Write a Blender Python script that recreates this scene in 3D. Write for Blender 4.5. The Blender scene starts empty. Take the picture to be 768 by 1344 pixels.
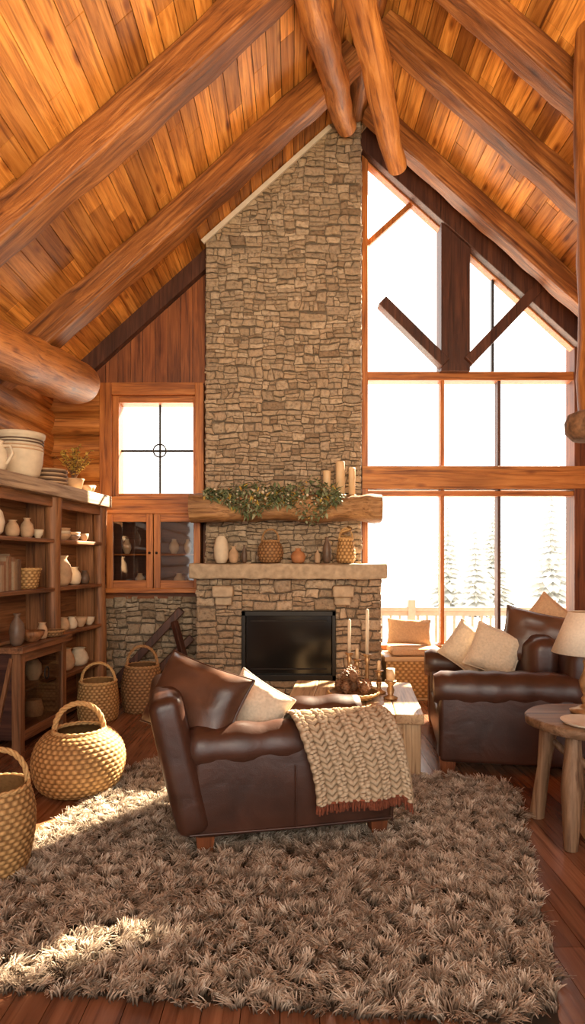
import bpy, bmesh, math, random
import numpy as np
from mathutils import Vector, Matrix, Euler, noise
random.seed(7); np.random.seed(7)
pi=math.pi
T=Matrix.Translation
def R(a,ax): return Matrix.Rotation(math.radians(a),4,ax)

# ------------------------------------------------------------------ materials
def newmat(name):
    m=bpy.data.materials.new(name); m.use_nodes=True
    nt=m.node_tree; b=nt.nodes['Principled BSDF']
    return m,nt,b
def N(nt,t,**k):
    n=nt.nodes.new(t)
    for a,v in k.items(): setattr(n,a,v)
    return n
def ramp(nt,cols,pos=None):
    r=N(nt,'ShaderNodeValToRGB'); e=r.color_ramp.elements
    n=len(cols)
    while len(e)<n: e.new(0.5)
    for i,c in enumerate(cols):
        e[i].position = pos[i] if pos else i/(n-1)
        e[i].color=(c[0],c[1],c[2],1)
    return r
def mixc(nt,a,b,fac,mode='MULTIPLY'):
    m=N(nt,'ShaderNodeMix',data_type='RGBA',blend_type=mode)
    nt.links.new(a,m.inputs[6]); nt.links.new(b,m.inputs[7])
    if isinstance(fac,(int,float)): m.inputs[0].default_value=fac
    else: nt.links.new(fac,m.inputs[0])
    return m.outputs[2]
def bump(nt,b,h,strength,dist=0.01):
    n=N(nt,'ShaderNodeBump'); n.inputs['Strength'].default_value=strength; n.inputs['Distance'].default_value=dist
    nt.links.new(h,n.inputs['Height']); nt.links.new(n.outputs[0],b.inputs['Normal'])
def coords(nt,scale):
    tc=N(nt,'ShaderNodeTexCoord'); mp=N(nt,'ShaderNodeMapping'); mp.inputs['Scale'].default_value=scale
    nt.links.new(tc.outputs['Object'],mp.inputs['Vector']); return mp.outputs[0]
def wood(name,c,axis='Z',scale=1.0,rough=0.5,knots=0.6,rnd=0.0,bmp=0.4,spec=0.4):
    m,nt,b=newmat(name)
    def sc(ac,al):
        s=[ac*scale]*3; s['XYZ'.index(axis)]=al*scale; return s
    n1=N(nt,'ShaderNodeTexNoise'); n1.inputs['Scale'].default_value=1; n1.inputs['Detail'].default_value=8; n1.inputs['Roughness'].default_value=.68; n1.inputs['Distortion'].default_value=.8
    nt.links.new(coords(nt,sc(18,1.1)),n1.inputs['Vector'])
    rp=ramp(nt,c,[.30,.5,.70] if len(c)==3 else None); nt.links.new(n1.outputs[0],rp.inputs[0])
    col=rp.outputs[0]
    n2=N(nt,'ShaderNodeTexNoise'); n2.inputs['Scale'].default_value=1; n2.inputs['Detail'].default_value=3
    nt.links.new(coords(nt,sc(3,.7)),n2.inputs['Vector'])
    r2=ramp(nt,[(.5,.42,.36),(1,1,1),(1.25,1.2,1.1)],[.3,.52,.75]); nt.links.new(n2.outputs[0],r2.inputs[0])
    col=mixc(nt,col,r2.outputs[0],.8)
    n3=N(nt,'ShaderNodeTexNoise'); n3.inputs['Scale'].default_value=1; n3.inputs['Detail'].default_value=5
    nt.links.new(coords(nt,sc(42,1.6)),n3.inputs['Vector'])
    r5=ramp(nt,[(.30,.2,.15),(1,1,1)],[.34,.46]); nt.links.new(n3.outputs[0],r5.inputs[0])
    col=mixc(nt,col,r5.outputs[0],.65)
    if knots>0:
        v=N(nt,'ShaderNodeTexVoronoi'); v.inputs['Scale'].default_value=1
        nt.links.new(coords(nt,sc(5.5,2.2)),v.inputs['Vector'])
        r3=ramp(nt,[(.12,.06,.03),(.45,.3,.2),(1,1,1)],[.03,.10,.2]); nt.links.new(v.outputs['Distance'],r3.inputs[0])
        col=mixc(nt,col,r3.outputs[0],knots)
    if rnd>0:
        at=N(nt,'ShaderNodeAttribute',attribute_name='rnd')
        r4=ramp(nt,[(.38,.28,.22),(.85,.8,.75),(1.4,1.35,1.25)],[0,.5,1]); nt.links.new(at.outputs['Fac'],r4.inputs[0])
        col=mixc(nt,col,r4.outputs[0],rnd)
    nt.links.new(col,b.inputs['Base Color']); b.inputs['Roughness'].default_value=rough
    b.inputs['Specular IOR Level'].default_value=spec
    bump(nt,b,n1.outputs[0],bmp,.012)
    return m
def plain(name,c,rough=.6,var=.25,scale=20,bmp=.1,metal=0,spec=.4,sheen=0):
    m,nt,b=newmat(name)
    n1=N(nt,'ShaderNodeTexNoise'); n1.inputs['Scale'].default_value=1; n1.inputs['Detail'].default_value=5
    nt.links.new(coords(nt,(scale,)*3),n1.inputs['Vector'])
    lo=tuple(x*(1-var) for x in c); hi=tuple(min(1,x*(1+var)) for x in c)
    rp=ramp(nt,[lo,c,hi],[.3,.5,.7]); nt.links.new(n1.outputs[0],rp.inputs[0]); nt.links.new(rp.outputs[0],b.inputs['Base Color'])
    b.inputs['Roughness'].default_value=rough; b.inputs['Metallic'].default_value=metal; b.inputs['Specular IOR Level'].default_value=spec
    if sheen: b.inputs['Sheen Weight'].default_value=sheen
    if bmp: bump(nt,b,n1.outputs[0],bmp,.01)
    return m
def rndmat(name,cols,rough=.85,scale=30,nvar=.6,bmp=.6,bd=.012):
    m,nt,b=newmat(name)
    at=N(nt,'ShaderNodeAttribute',attribute_name='rnd')
    rp=ramp(nt,cols); nt.links.new(at.outputs['Fac'],rp.inputs[0])
    n1=N(nt,'ShaderNodeTexNoise'); n1.inputs['Scale'].default_value=1; n1.inputs['Detail'].default_value=8; n1.inputs['Roughness'].default_value=.65
    nt.links.new(coords(nt,(scale,)*3),n1.inputs['Vector'])
    r2=ramp(nt,[(.45,.42,.4),(1,1,1),(1.3,1.25,1.2)],[.32,.5,.7]); nt.links.new(n1.outputs[0],r2.inputs[0])
    nt.links.new(mixc(nt,rp.outputs[0],r2.outputs[0],nvar),b.inputs['Base Color'])
    b.inputs['Roughness'].default_value=rough; b.inputs['Specular IOR Level'].default_value=.2
    bump(nt,b,n1.outputs[0],bmp,bd)
    return m
def leather(name,c):
    m,nt,b=newmat(name)
    n1=N(nt,'ShaderNodeTexNoise'); n1.inputs['Scale'].default_value=1; n1.inputs['Detail'].default_value=3; n1.inputs['Distortion'].default_value=.4
    nt.links.new(coords(nt,(5,)*3),n1.inputs['Vector'])
    rp=ramp(nt,[tuple(x*.65 for x in c),c,tuple(x*1.45 for x in c)],[.3,.5,.75]); nt.links.new(n1.outputs[0],rp.inputs[0])
    nt.links.new(rp.outputs[0],b.inputs['Base Color'])
    n2=N(nt,'ShaderNodeTexVoronoi'); n2.inputs['Scale'].default_value=1
    nt.links.new(coords(nt,(180,)*3),n2.inputs['Vector'])
    b1=N(nt,'ShaderNodeBump'); b1.inputs['Strength'].default_value=.35; b1.inputs['Distance'].default_value=.02
    nt.links.new(n1.outputs[0],b1.inputs['Height'])
    b2=N(nt,'ShaderNodeBump'); b2.inputs['Strength'].default_value=.15; b2.inputs['Distance'].default_value=.002
    nt.links.new(n2.outputs['Distance'],b2.inputs['Height']); nt.links.new(b1.outputs[0],b2.inputs['Normal'])
    nt.links.new(b2.outputs[0],b.inputs['Normal'])
    b.inputs['Roughness'].default_value=.34; b.inputs['Specular IOR Level'].default_value=.5
    return m
def glassm(name,tint=(1,1,1),refl=.06):
    m,nt,b=newmat(name); nt.nodes.remove(b)
    tr=N(nt,'ShaderNodeBsdfTransparent'); tr.inputs[0].default_value=(*tint,1)
    gl=N(nt,'ShaderNodeBsdfGlossy'); gl.inputs['Roughness'].default_value=.03
    mx=N(nt,'ShaderNodeMixShader'); mx.inputs[0].default_value=refl
    nt.links.new(tr.outputs[0],mx.inputs[1]); nt.links.new(gl.outputs[0],mx.inputs[2])
    nt.links.new(mx.outputs[0],nt.nodes['Material Output'].inputs[0]); return m

CEIL=[(.26,.090,.016),(.60,.26,.056),(.84,.44,.12)]
M_ceil=wood('ceiling_plank_wood',CEIL,'Y',1,.5,.85,.75,.3)
LOGC=[(.20,.065,.014),(.45,.175,.04),(.62,.29,.085)]
M_raft=wood('rafter_wood',[(.08,.026,.008),(.24,.085,.020),(.46,.20,.058)],'Z',1.1,.5,.6,0,.6)
M_logZ=wood('log_wood',LOGC,'Z',1.2,.5,.6,0,.6)
M_logY=wood('log_wood_y',LOGC,'Y',1.1,.5,.6,0,.6)
M_logX=wood('log_wood_x',LOGC,'X',1.1,.5,.6,0,.6)
M_dkZ=wood('dark_beam_wood',[(.035,.012,.008),(.07,.025,.015),(.12,.045,.025)],'Z',.9,.5,.3,0,.4)
M_dkX=wood('dark_beam_wood_x',[(.035,.012,.008),(.07,.025,.015),(.12,.045,.025)],'X',.9,.5,.3,0,.4)
REDC=[(.10,.03,.012),(.22,.07,.022),(.34,.125,.042)]
M_redZ=wood('red_board_wood',REDC,'Z',1,.5,.5,.7,.3)
M_redX=wood('red_board_wood_x',REDC,'X',1,.5,.5,0,.3)
FRC=[(.22,.068,.016),(.42,.145,.034),(.56,.23,.062)]
M_frZ=wood('window_frame_wood',FRC,'Z',1.2,.45,.2,0,.3)
M_frX=wood('window_frame_wood_x',FRC,'X',1.2,.45,.2,0,.3)
SHC=[(.09,.040,.018),(.22,.095,.038),(.36,.165,.072)]
M_shY=wood('shelf_wood_y',SHC,'Y',1.1,.55,.3,0,.4)
M_shZ=wood('shelf_wood_z',SHC,'Z',1.1,.55,.3,0,.4)
M_shX=wood('shelf_wood_x',SHC,'X',1.1,.55,.3,0,.4)
GRC=[(.25,.17,.10),(.42,.30,.19),(.56,.43,.29)]
M_slab=wood('weathered_slab_wood',GRC,'Y',1.1,.6,.3,0,.5)
SDC=[(.11,.06,.03),(.22,.13,.07),(.36,.23,.14)]
M_side=wood('side_table_wood',SDC,'X',1.1,.55,.3,0,.5)
M_sideZ=wood('side_table_wood_z',SDC,'Z',1.1,.55,.3,0,.5)
TBC=[(.32,.20,.10),(.54,.37,.20),(.68,.50,.30)]
M_tbX=wood('oak_table_wood_x',TBC,'X',1.2,.45,.35,0,.3)
M_tbY=wood('oak_table_wood_y',TBC,'Y',1.2,.45,.35,0,.3)
M_tbZ=wood('oak_table_wood_z',TBC,'Z',1.2,.5,.35,0,.3)
M_mantel=wood('mantel_log_wood',[(.14,.065,.025),(.30,.16,.065),(.44,.27,.13)],'X',1.4,.6,.7,0,.9)
M_floor=wood('floor_plank_wood',[(.11,.045,.024),(.20,.085,.044),(.29,.135,.072)],'Y',.9,.25,.3,.5,.10,.5)
M_stone=rndmat('ledge_stone',[(.24,.172,.115),(.40,.305,.21),(.31,.24,.17),(.50,.395,.285),(.35,.27,.195),(.44,.33,.225)],.9,26,.8,.9,.03)
M_mortar=plain('mortar',(.125,.095,.068),.95,.3,20,.3)
M_dark=plain('roof_backing',(.03,.02,.014),.95,.3,20,.1)
M_slabstone=plain('mantel_stone',(.38,.30,.21),.85,.25,14,.5)
M_leather=leather('brown_leather',(.052,.021,.013))
M_leather2=leather('cushion_leather',(.085,.038,.022))
M_cream=plain('cream_linen',(.60,.49,.36),.95,.12,60,.5,sheen=.3)
M_tan=plain('tan_linen',(.52,.33,.19),.95,.12,60,.4)
M_wick=rndmat('wicker',[(.17,.085,.03),(.46,.27,.105),(.64,.42,.19)],.65,60,.5,.4,.004)
M_wick2=rndmat('wicker_dark',[(.11,.055,.025),(.28,.15,.065),(.42,.25,.11)],.65,60,.5,.4,.004)
M_black=plain('black_metal',(.012,.011,.010),.4,.2,10,.05,.5)
M_blackgl=plain('firebox_glass',(.008,.008,.008),.15,.1,3,0,spec=.25)
M_clay=plain('clay_pottery',(.46,.30,.18),.7,.2,12,.2)
M_pale=plain('pale_pottery',(.60,.50,.37),.65,.15,10,.2)
M_terra=plain('terracotta',(.40,.17,.07),.7,.2,12,.2)
M_dkpot=plain('dark_pottery',(.12,.075,.05),.45,.3,12,.2)
M_candle=plain('candle_wax',(.64,.46,.27),.5,.08,8,.05)
M_brass=plain('aged_brass',(.40,.24,.11),.40,.3,20,.1,.6)
M_leaf=rndmat('garland_leaf',[(.07,.11,.045),(.17,.21,.11),(.36,.36,.23)],.6,40,.3,.1)
M_leafY=rndmat('dried_leaf',[(.45,.27,.05),(.62,.42,.10),(.34,.28,.06)],.6,40,.3,.1)
M_twig=plain('twig',(.12,.06,.03),.8)
M_cone=plain('pinecone',(.22,.11,.055),.7,.4,30,.3)
M_book=rndmat('book_spines',[(.10,.05,.03),(.35,.25,.16),(.20,.08,.04),(.45,.38,.28)],.8,30,.3,.1)
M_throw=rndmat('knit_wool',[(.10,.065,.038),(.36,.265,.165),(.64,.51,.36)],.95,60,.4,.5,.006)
M_rust=plain('rust_wool',(.20,.055,.025),.95,.3,60,.5)
M_shade=plain('lamp_shade_linen',(.72,.62,.48),.9,.08,80,.2)
M_glass=glassm('window_glass')
M_dkglass=glassm('cabinet_glass',(.6,.55,.5),.10)
M_bark=plain('bark',(.14,.07,.035),.9,.5,25,1)
M_end=plain('cut_wood_end',(.36,.19,.08),.8,.25,14,.2)
M_white=plain('pale_trim_paint',(.62,.57,.50),.7,.08,10,.05)
M_deck=plain('deck_wood_pale',(.42,.34,.27),.8,.12,8,.1)
M_snow=plain('snow',(.75,.74,.73),.9,.04,2,.1)
M_tree=plain('hazed_pine',(.57,.575,.55),.9,.12,4,.2)  # outdoor haze painted in as a pale tree colour
M_iron=plain('iron',(.02,.016,.014),.5,.2,20,.1,.6)
def rugmat():
    m,nt,b=newmat('shag_pile')
    at=N(nt,'ShaderNodeAttribute',attribute_name='rnd')
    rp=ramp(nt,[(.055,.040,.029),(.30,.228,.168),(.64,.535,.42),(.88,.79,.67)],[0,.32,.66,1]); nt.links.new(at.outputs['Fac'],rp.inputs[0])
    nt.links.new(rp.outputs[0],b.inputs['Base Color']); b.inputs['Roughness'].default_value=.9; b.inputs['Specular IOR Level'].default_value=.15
    tl=N(nt,'ShaderNodeBsdfTranslucent'); nt.links.new(rp.outputs[0],tl.inputs[0])
    mx=N(nt,'ShaderNodeMixShader'); mx.inputs[0].default_value=.38
    nt.links.new(b.outputs[0],mx.inputs[1]); nt.links.new(tl.outputs[0],mx.inputs[2]); nt.links.new(mx.outputs[0],nt.nodes['Material Output'].inputs[0])
    return m
M_rug=rugmat()

# ------------------------------------------------------------------ mesh builder
class MB:
    def __init__(s): s.v=[];s.f=[];s.mi=[];s.sm=[];s.r=[];s.mats=[]
    def m(s,mat):
        if mat not in s.mats: s.mats.append(mat)
        return s.mats.index(mat)
    def add(s,vs,fs,mat,smooth=False,M=None,r=None):
        o=len(s.v); k=s.m(mat)
        if M is not None: vs=[M@Vector(p) for p in vs]
        s.v.extend([tuple(p) for p in vs])
        if r is None: r=random.random()
        s.r.extend(r if isinstance(r,list) else [r]*len(vs))
        for f in fs: s.f.append([i+o for i in f]); s.mi.append(k); s.sm.append(smooth)
    def box(s,c,d,mat,M=None,r=None,taper=1):
        x,y,z=d[0]/2,d[1]/2,d[2]/2
        vs=[]
        for k in (-1,1):
            t=taper if k<0 else 1
            for a,b in ((-1,-1),(1,-1),(1,1),(-1,1)): vs.append((c[0]+a*x*t,c[1]+b*y*t,c[2]+k*z))
        s.add(vs,[(3,2,1,0),(4,5,6,7),(0,1,5,4),(1,2,6,5),(2,3,7,6),(3,0,4,7)],mat,False,M,r)
    def box2(s,a,b,mat,M=None,r=None):
        s.box([(a[i]+b[i])/2 for i in range(3)],[abs(b[i]-a[i]) for i in range(3)],mat,M,r)
    def beam(s,p0,p1,w,h,mat,roll=0):
        p0=Vector(p0);p1=Vector(p1);d=p1-p0;L=d.length
        M=T((p0+p1)/2)@d.to_track_quat('Z','Y').to_matrix().to_4x4()@R(roll,'Z')
        s.box((0,0,0),(w,h,L),mat,M)
    def rbox(s,c,d,rad,mat,M=None,bulge=(0,0,0),n=5,mid=6):
        h=[x/2 for x in d]; rad=min(rad,min(h)*.999)
        ax=[]
        for i in range(3):
            inn=h[i]-rad
            l=[-h[i]+rad*(1-math.cos(pi/2*k/n)) for k in range(n+1)]
            l+=[-inn+2*inn*k/mid for k in range(1,mid)]
            l+=[inn+rad*math.sin(pi/2*k/n) for k in range(n+1)]
            ax.append(l)
        vs=[];fs=[];idx={}
        def vert(p):
            key=(round(p[0],5),round(p[1],5),round(p[2],5))
            if key in idx: return idx[key]
            q=Vector([max(-(h[i]-rad),min(h[i]-rad,p[i])) for i in range(3)])
            dd=Vector(p)-q
            o=q+(dd.normalized()*rad if dd.length>1e-9 else Vector())
            u=[p[i]/h[i] for i in range(3)]
            for i in range(3):
                if bulge[i] and abs(u[i])>.5:
                    j,k=[a for a in range(3) if a!=i]
                    o[i]+=math.copysign(bulge[i]*(1-u[j]**2)*(1-u[k]**2),u[i])
            idx[key]=len(vs); vs.append((o[0]+c[0],o[1]+c[1],o[2]+c[2])); return idx[key]
        for i in range(3):
            j,k=[(1,2),(2,0),(0,1)][i]
            for sg in (-1,1):
                for a in range(len(ax[j])-1):
                    for b in range(len(ax[k])-1):
                        q=[]
                        for (da,db) in ((0,0),(1,0),(1,1),(0,1)):
                            p=[0,0,0]; p[i]=sg*h[i]; p[j]=ax[j][a+da]; p[k]=ax[k][b+db]
                            q.append(vert(p))
                        if sg<0: q.reverse()
                        if len(set(q))==4: fs.append(q)
        s.add(vs,fs,mat,True,M)
    def lathe(s,prof,c,mat,seg=32,M=None,r=None,fn=None):
        vs=[];fs=[]
        for (rr,z) in prof:
            for j in range(seg):
                a=2*pi*j/seg; q=rr*(fn(a,z) if fn else 1)
                vs.append((c[0]+q*math.cos(a),c[1]+q*math.sin(a),c[2]+z))
        for i in range(len(prof)-1):
            for j in range(seg):
                k=(j+1)%seg; fs.append((i*seg+j,i*seg+k,(i+1)*seg+k,(i+1)*seg+j))
        n=len(vs)
        vs.append((c[0],c[1],c[2]+prof[0][1])); vs.append((c[0],c[1],c[2]+prof[-1][1]))
        for j in range(seg):
            k=(j+1)%seg; fs.append((n,k,j)); b=(len(prof)-1)*seg; fs.append((n+1,b+j,b+k))
        s.add(vs,fs,mat,True,M,r)
    def tube(s,pts,rad,mat,seg=12,M=None,r=None,sq=0,nz=0,endmat=None,asp=1,up=None,closed=False,nf=3.0,sec=None):
        pts=[Vector(p) for p in pts]; n=len(pts); vs=[];fs=[]
        up0=Vector(up) if up else None
        prev=None
        if sec: seg=len(sec)
        for i,p in enumerate(pts):
            t=(pts[(i+1)%n if closed else min(i+1,n-1)]-pts[(i-1)%n if closed else max(i-1,0)]).normalized()
            if up0 is not None: x=up0.cross(t)
            elif prev is None:
                x=Vector((0,0,1)).cross(t)
                if x.length<.05: x=Vector((0,1,0)).cross(t)
            else: x=prev-t*prev.dot(t)
            x.normalize(); y=t.cross(x); prev=x
            rr=rad[i] if isinstance(rad,(list,tuple)) else rad
            for j in range(seg):
                if sec: ca,sa=sec[j]; q=rr
                else:
                    a=2*pi*j/seg; ca,sa=math.cos(a),math.sin(a); q=rr
                    if sq: q=rr/((abs(ca)**sq+abs(sa)**sq)**(1/sq))
                o=p+x*ca*q+y*sa*q*asp
                if nz: o+=(x*ca+y*sa)*nz*noise.noise(o*nf)
                vs.append(tuple(o))
        for i in range(n if closed else n-1):
            for j in range(seg):
                k=(j+1)%seg; i2=(i+1)%n; fs.append((i*seg+j,i*seg+k,i2*seg+k,i2*seg+j))
        s.add(vs,fs,mat,True,M,r)
        if not closed:
            em=endmat or mat
            a=vs[:seg]; s.add(a,[tuple(range(seg-1,-1,-1))],em,False,M,r)
            b=vs[-seg:]; s.add(b,[tuple(range(seg))],em,False,M,r)
    def pillow(s,M,w,h,t,mat,n=22,puff=.0,pipe=None):
        vs=[];fs=[]
        for sd in (-1,1):
            for i in range(n+1):
                for j in range(n+1):
                    u=-1+2*i/n; v=-1+2*j/n
                    u2=math.sin(u*pi/2); v2=math.sin(v*pi/2)
                    e=max(0,(1-u2**4)*(1-v2**4))**.55
                    x=u2*w/2*(1-.07*(1-v2*v2)*abs(u2)**3); z=v2*h/2*(1-.07*(1-u2*u2)*abs(v2)**3)
                    y=sd*t/2*e*(1+.12*noise.noise(Vector((u*2.2,v*2.2,sd*3+w*9))))
                    y+=.014*noise.noise(Vector((u*5,v*5,sd+h*7)))*e
                    vs.append((x,y,z))
        m=(n+1)**2
        for i in range(n):
            for j in range(n):
                a=i*(n+1)+j; q=(a,a+n+1,a+n+2,a+1)
                fs.append(q); fs.append(tuple(m+k for k in reversed(q)))
        s.add(vs,fs,mat,True,M)
        if pipe:
            ring=[]
            for k in range(64):
                a=k/16; e=int(a)%4; f=-1+2*(a-int(a)); f=math.sin(f*pi/2)
                u,v=[(f,-1),(1,f),(-f,1),(-1,-f)][e]
                x=u*w/2*(1-.07*(1-v*v)*abs(u)**3); z=v*h/2*(1-.07*(1-u*u)*abs(v)**3); ring.append((x,0,z))
            s.tube(ring,.007,pipe,8,M,closed=True)
    def obj(s,name,M=None,bevel=0,parent=None,wn=False):
        me=bpy.data.meshes.new(name); me.from_pydata(s.v,[],s.f)
        for mt in s.mats: me.materials.append(mt)
        me.polygons.foreach_set('material_index',s.mi); me.polygons.foreach_set('use_smooth',s.sm)
        at=me.attributes.new('rnd','FLOAT','POINT'); at.data.foreach_set('value',[float(x) for x in s.r])
        me.validate(); me.update()
        o=bpy.data.objects.new(name,me); bpy.context.scene.collection.objects.link(o)
        if M is not None: o.matrix_world=M
        if parent: o.parent=parent
        if bevel:
            b=o.modifiers.new('bevel','BEVEL'); b.width=bevel; b.segments=2; b.limit_method='ANGLE'; b.angle_limit=math.radians(50)
        if wn:
            w=o.modifiers.new('wn','WEIGHTED_NORMAL'); w.weight=80
        return o
def vlerp(a,b,t): return tuple(a[i]+(b[i]-a[i])*t for i in range(3))

# ------------------------------------------------------------------ room shell
RX,RZ,PT=.71,6.62,.90
def roof(x): return RZ-PT*abs(x-RX)
XL,XR,YB,YF=-2.9,3.45,7.1,-2.5

# floor
b=MB()
x=XL
while x<XR+.1:
    y=YF-random.random()
    while y<YB+.2:
        L=random.uniform(1.0,2.0); y1=min(y+L,YB+.25)
        if y1-y>.02: b.box2((x,y,-.03),(x+.127,y1-.003,0),M_floor)
        y+=L
    x+=.13
b.box2((XL,YF,-.1),(XR+.1,YB+.25,-.031),M_dark)
b.obj('floor')

# ceiling
b=MB()
for side in (-1,1):
    end = XL-.35 if side<0 else XR+.35
    Lx=abs(end-RX); sl=math.sqrt(1+PT*PT); n=int(Lx*sl/.155)
    dx=Lx/n
    for i in range(n):
        xa=RX+side*i*dx; xb=RX+side*(i+1)*dx-side*.006
        y=YF-random.random()
        while y<YB+.4:
            L=random.uniform(.6,1.6); y1=min(y+L,YB+.45)
            if y1-y>.03:
                rr=random.random(); q=roof
                vs=[(xa,y,q(xa)),(xb,y,q(xb)),(xb,y1-.007,q(xb)),(xa,y1-.007,q(xa))]
                top=[(v[0],v[1],v[2]+.03) for v in vs]
                b.add(vs+top,[(0,1,2,3),(7,6,5,4),(0,4,5,1),(1,5,6,2),(2,6,7,3),(3,7,4,0)],M_ceil,False,None,rr)
            y+=L
    vs=[(RX,YF,roof(RX)+.033),(end,YF,roof(end)+.033),(end,YB+.45,roof(end)+.033),(RX,YB+.45,roof(RX)+.033)]
    tp=[(v[0],v[1],v[2]+.1) for v in vs]
    b.add(vs+tp,[(0,1,2,3),(7,6,5,4),(0,4,5,1),(1,5,6,2),(2,6,7,3),(3,7,4,0)],M_dark)
b.obj('ceiling')

# rounded-square section for hewn timbers
SEC=[]
K8=.80
for q,(cx,cy) in enumerate(((1,1),(-1,1),(-1,-1),(1,-1))):
    for k in range(5):
        a=q*pi/2+pi/2*k/4; SEC.append((cx*K8+(1-K8)*math.cos(a),cy*K8+(1-K8)*math.sin(a)))
    c2=((1,1),(-1,1),(-1,-1),(1,-1))[(q+1)%4]
    for f in (.33,.66):
        if q in (0,2): SEC.append((cx*K8+(c2[0]-cx)*K8*f, cy*1.0))
        else: SEC.append((cx*1.0, cy*K8+(c2[1]-cy)*K8*f))
def log(name,p0,p1,r0,r1,mat=M_logZ,sq=0,nz=.03,seg=20,n=28,endmat=None,asp=1,sec=None,nf=3.0):
    p0=Vector(p0);p1=Vector(p1);d=p1-p0;L=d.length
    M=T(p0)@d.to_track_quat('Z','Y').to_matrix().to_4x4()
    b=MB(); pts=[];rad=[]
    ph=random.random()*10
    for i in range(n+1):
        t=i/n; e=1
        if t<.02 or t>.98: e=.95
        pts.append((.008*math.sin(t*7+ph),.008*math.cos(t*5+ph),t*L)); rad.append((r0+(r1-r0)*t)*e)
    b.tube(pts,rad,mat,seg,None,.5,sq,nz,endmat or M_end,asp,sec=sec,nf=nf)
    return b.obj(name,M,wn=bool(sec))
def rafter(y,side,r,drop):
    xe=(XL+.02) if side<0 else (XR-.05)
    log('ceiling_rafter',(RX+side*.12,y,roof(RX+side*.12)-drop),(xe,y,roof(xe)-drop),r,r*1.04,M_raft,nz=.014,n=60,sec=SEC,nf=3.5)
for y in (5.9,4.45,2.6,.8): rafter(y,-1,.125,.17)
for y in (6.6,5.55,4.75,3.3,1.6): rafter(y,1,.105,.14)
log('ridge_log',(RX,YF,RZ-.16),(RX,YB-.35,RZ-.16),.13,.13,M_raft,nz=.04)
log('ceiling_tie_log',(.57,6.6,6.18),(.09,4.2,5.60),.115,.135,nz=.04)
log('ceiling_tie_log',(.93,5.45,5.0),(.38,3.9,5.36),.090,.12,nz=.04)

# left log wall
b=MB(); z=.14; 
while z<3.7:
    pts=[(XL+.0,YF+i*(YB-YF)/40,z) for i in range(41)]
    b.tube(pts,.155,M_logY,16,None,random.random(),nz=.03); z+=.27
b.box2((XL-.2,YF,0),(XL-.02,YB+.2,3.9),M_mortar)
b.obj('wall_left')
log('wall_plate_log',(-2.24,2.8,2.87),(-2.20,6.3,3.31),.18,.225,nz=.035,seg=32,endmat=M_end)
# right wall
b=MB(); z=.14
while z<4.3:
    pts=[(XR+.14,YF+i*(YB-YF)/40,z) for i in range(41)]
    b.tube(pts,.155,M_logY,14,None,random.random(),nz=.03); z+=.27
b.box2((XR+.16,YF,0),(XR+.3,YB+.2,4.4),M_mortar)
b.obj('wall_right')

# stones
def stones(b,x0,z0,x1,z1,yf,depth,sz=(.18,.085),clip=None):
    out=[]
    def split(a,c,d,e,lvl):
        w,h=d-a,e-c
        tw=sz[0]*random.uniform(.5,1.7); th=sz[1]*random.uniform(.6,1.7)
        if (w<=tw and h<=th) or lvl>16: out.append((a,c,d,e)); return
        if h/th>w/tw:
            t=c+h*random.uniform(.33,.67); split(a,c,d,t,lvl+1); split(a,t,d,e,lvl+1)
        else:
            t=a+w*random.uniform(.32,.68); split(a,c,t,e,lvl+1); split(t,c,d,e,lvl+1)
    split(x0,z0,x1,z1,0)
    def warp(xx,zz):
        k=min(1,(xx-x0)/.08,(x1-xx)/.08,(zz-z0)/.08,(z1-zz)/.08); k=max(0,k)
        return (xx+k*(.030*noise.noise(Vector((xx*3.5,zz*5,yf*7)))+.024*noise.noise(Vector((xx*12,zz*15,1)))),
                zz+k*(.030*noise.noise(Vector((xx*2.6,zz*3.0,yf*5+9)))+.020*noise.noise(Vector((xx*11,zz*15,5)))))
    for (a,c,d,e) in out:
        if clip and c>clip((a+d)/2): continue
        g=.0005; a+=g;c+=g;d-=g;e-=g
        w,h=d-a,e-c; k=min(w,h)*.22; yo=yf+random.uniform(-.016,.016)
        xs=[a,a+k*.35,a+k,a+w*.5,d-k,d-k*.35,d]; zs=[c,c+k*.35,c+k,c+h*.5,e-k,e-k*.35,e]
        vs=[];fs=[];tx=random.uniform(-.02,.02);tz=random.uniform(-.06,.06)
        prof=[1,.45,0,0,0,.45,1]
        for i,zz in enumerate(zs):
            for j,xx in enumerate(xs):
                q=max(prof[i],prof[j]); 
                yy=yo+.016*q*q*(2 if q==1 else 1)+(xx-a-w/2)*tx/.1*.1+(zz-c-h/2)*tz
                yy+=.014*noise.noise(Vector((xx*18,zz*22,yo*40))) 
                ci,cj=(i in(0,6)),(j in(0,6))
                if ci and cj:
                    xx=xx+(k*.9 if j==0 else -k*.9); zz=zz+(k*.7 if i==0 else -k*.7)
                elif ci and j in (1,5): zz=zz+(k*.2 if i==0 else -k*.2)
                elif cj and i in (1,5): xx=xx+(k*.2 if j==0 else -k*.2)
                xx,zz2=warp(xx,zz)
                vs.append((xx,yy,zz2))
        for i in range(6):
            for j in range(6): fs.append((i*7+j,i*7+j+1,(i+1)*7+j+1,(i+1)*7+j))
        b.add(vs,fs,M_stone,True)
b=MB()
stones(b,-.97,1.2,.77,6.75,6.8,.05,clip=lambda x:roof(x)+.02)
cx0,cx1=-.965,.765
vs=[];
for y in (6.825,7.35):
    for x in (cx0,RX,cx1): vs.append((x,y,roof(x)+.02))
    for x in (cx1,cx0): vs.append((x,y,0))
b.add(vs,[(0,1,2,3,4),(9,8,7,6,5),(0,4,9,5),(2,7,8,3),(0,5,6,1),(1,6,7,2)],M_mortar)
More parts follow.
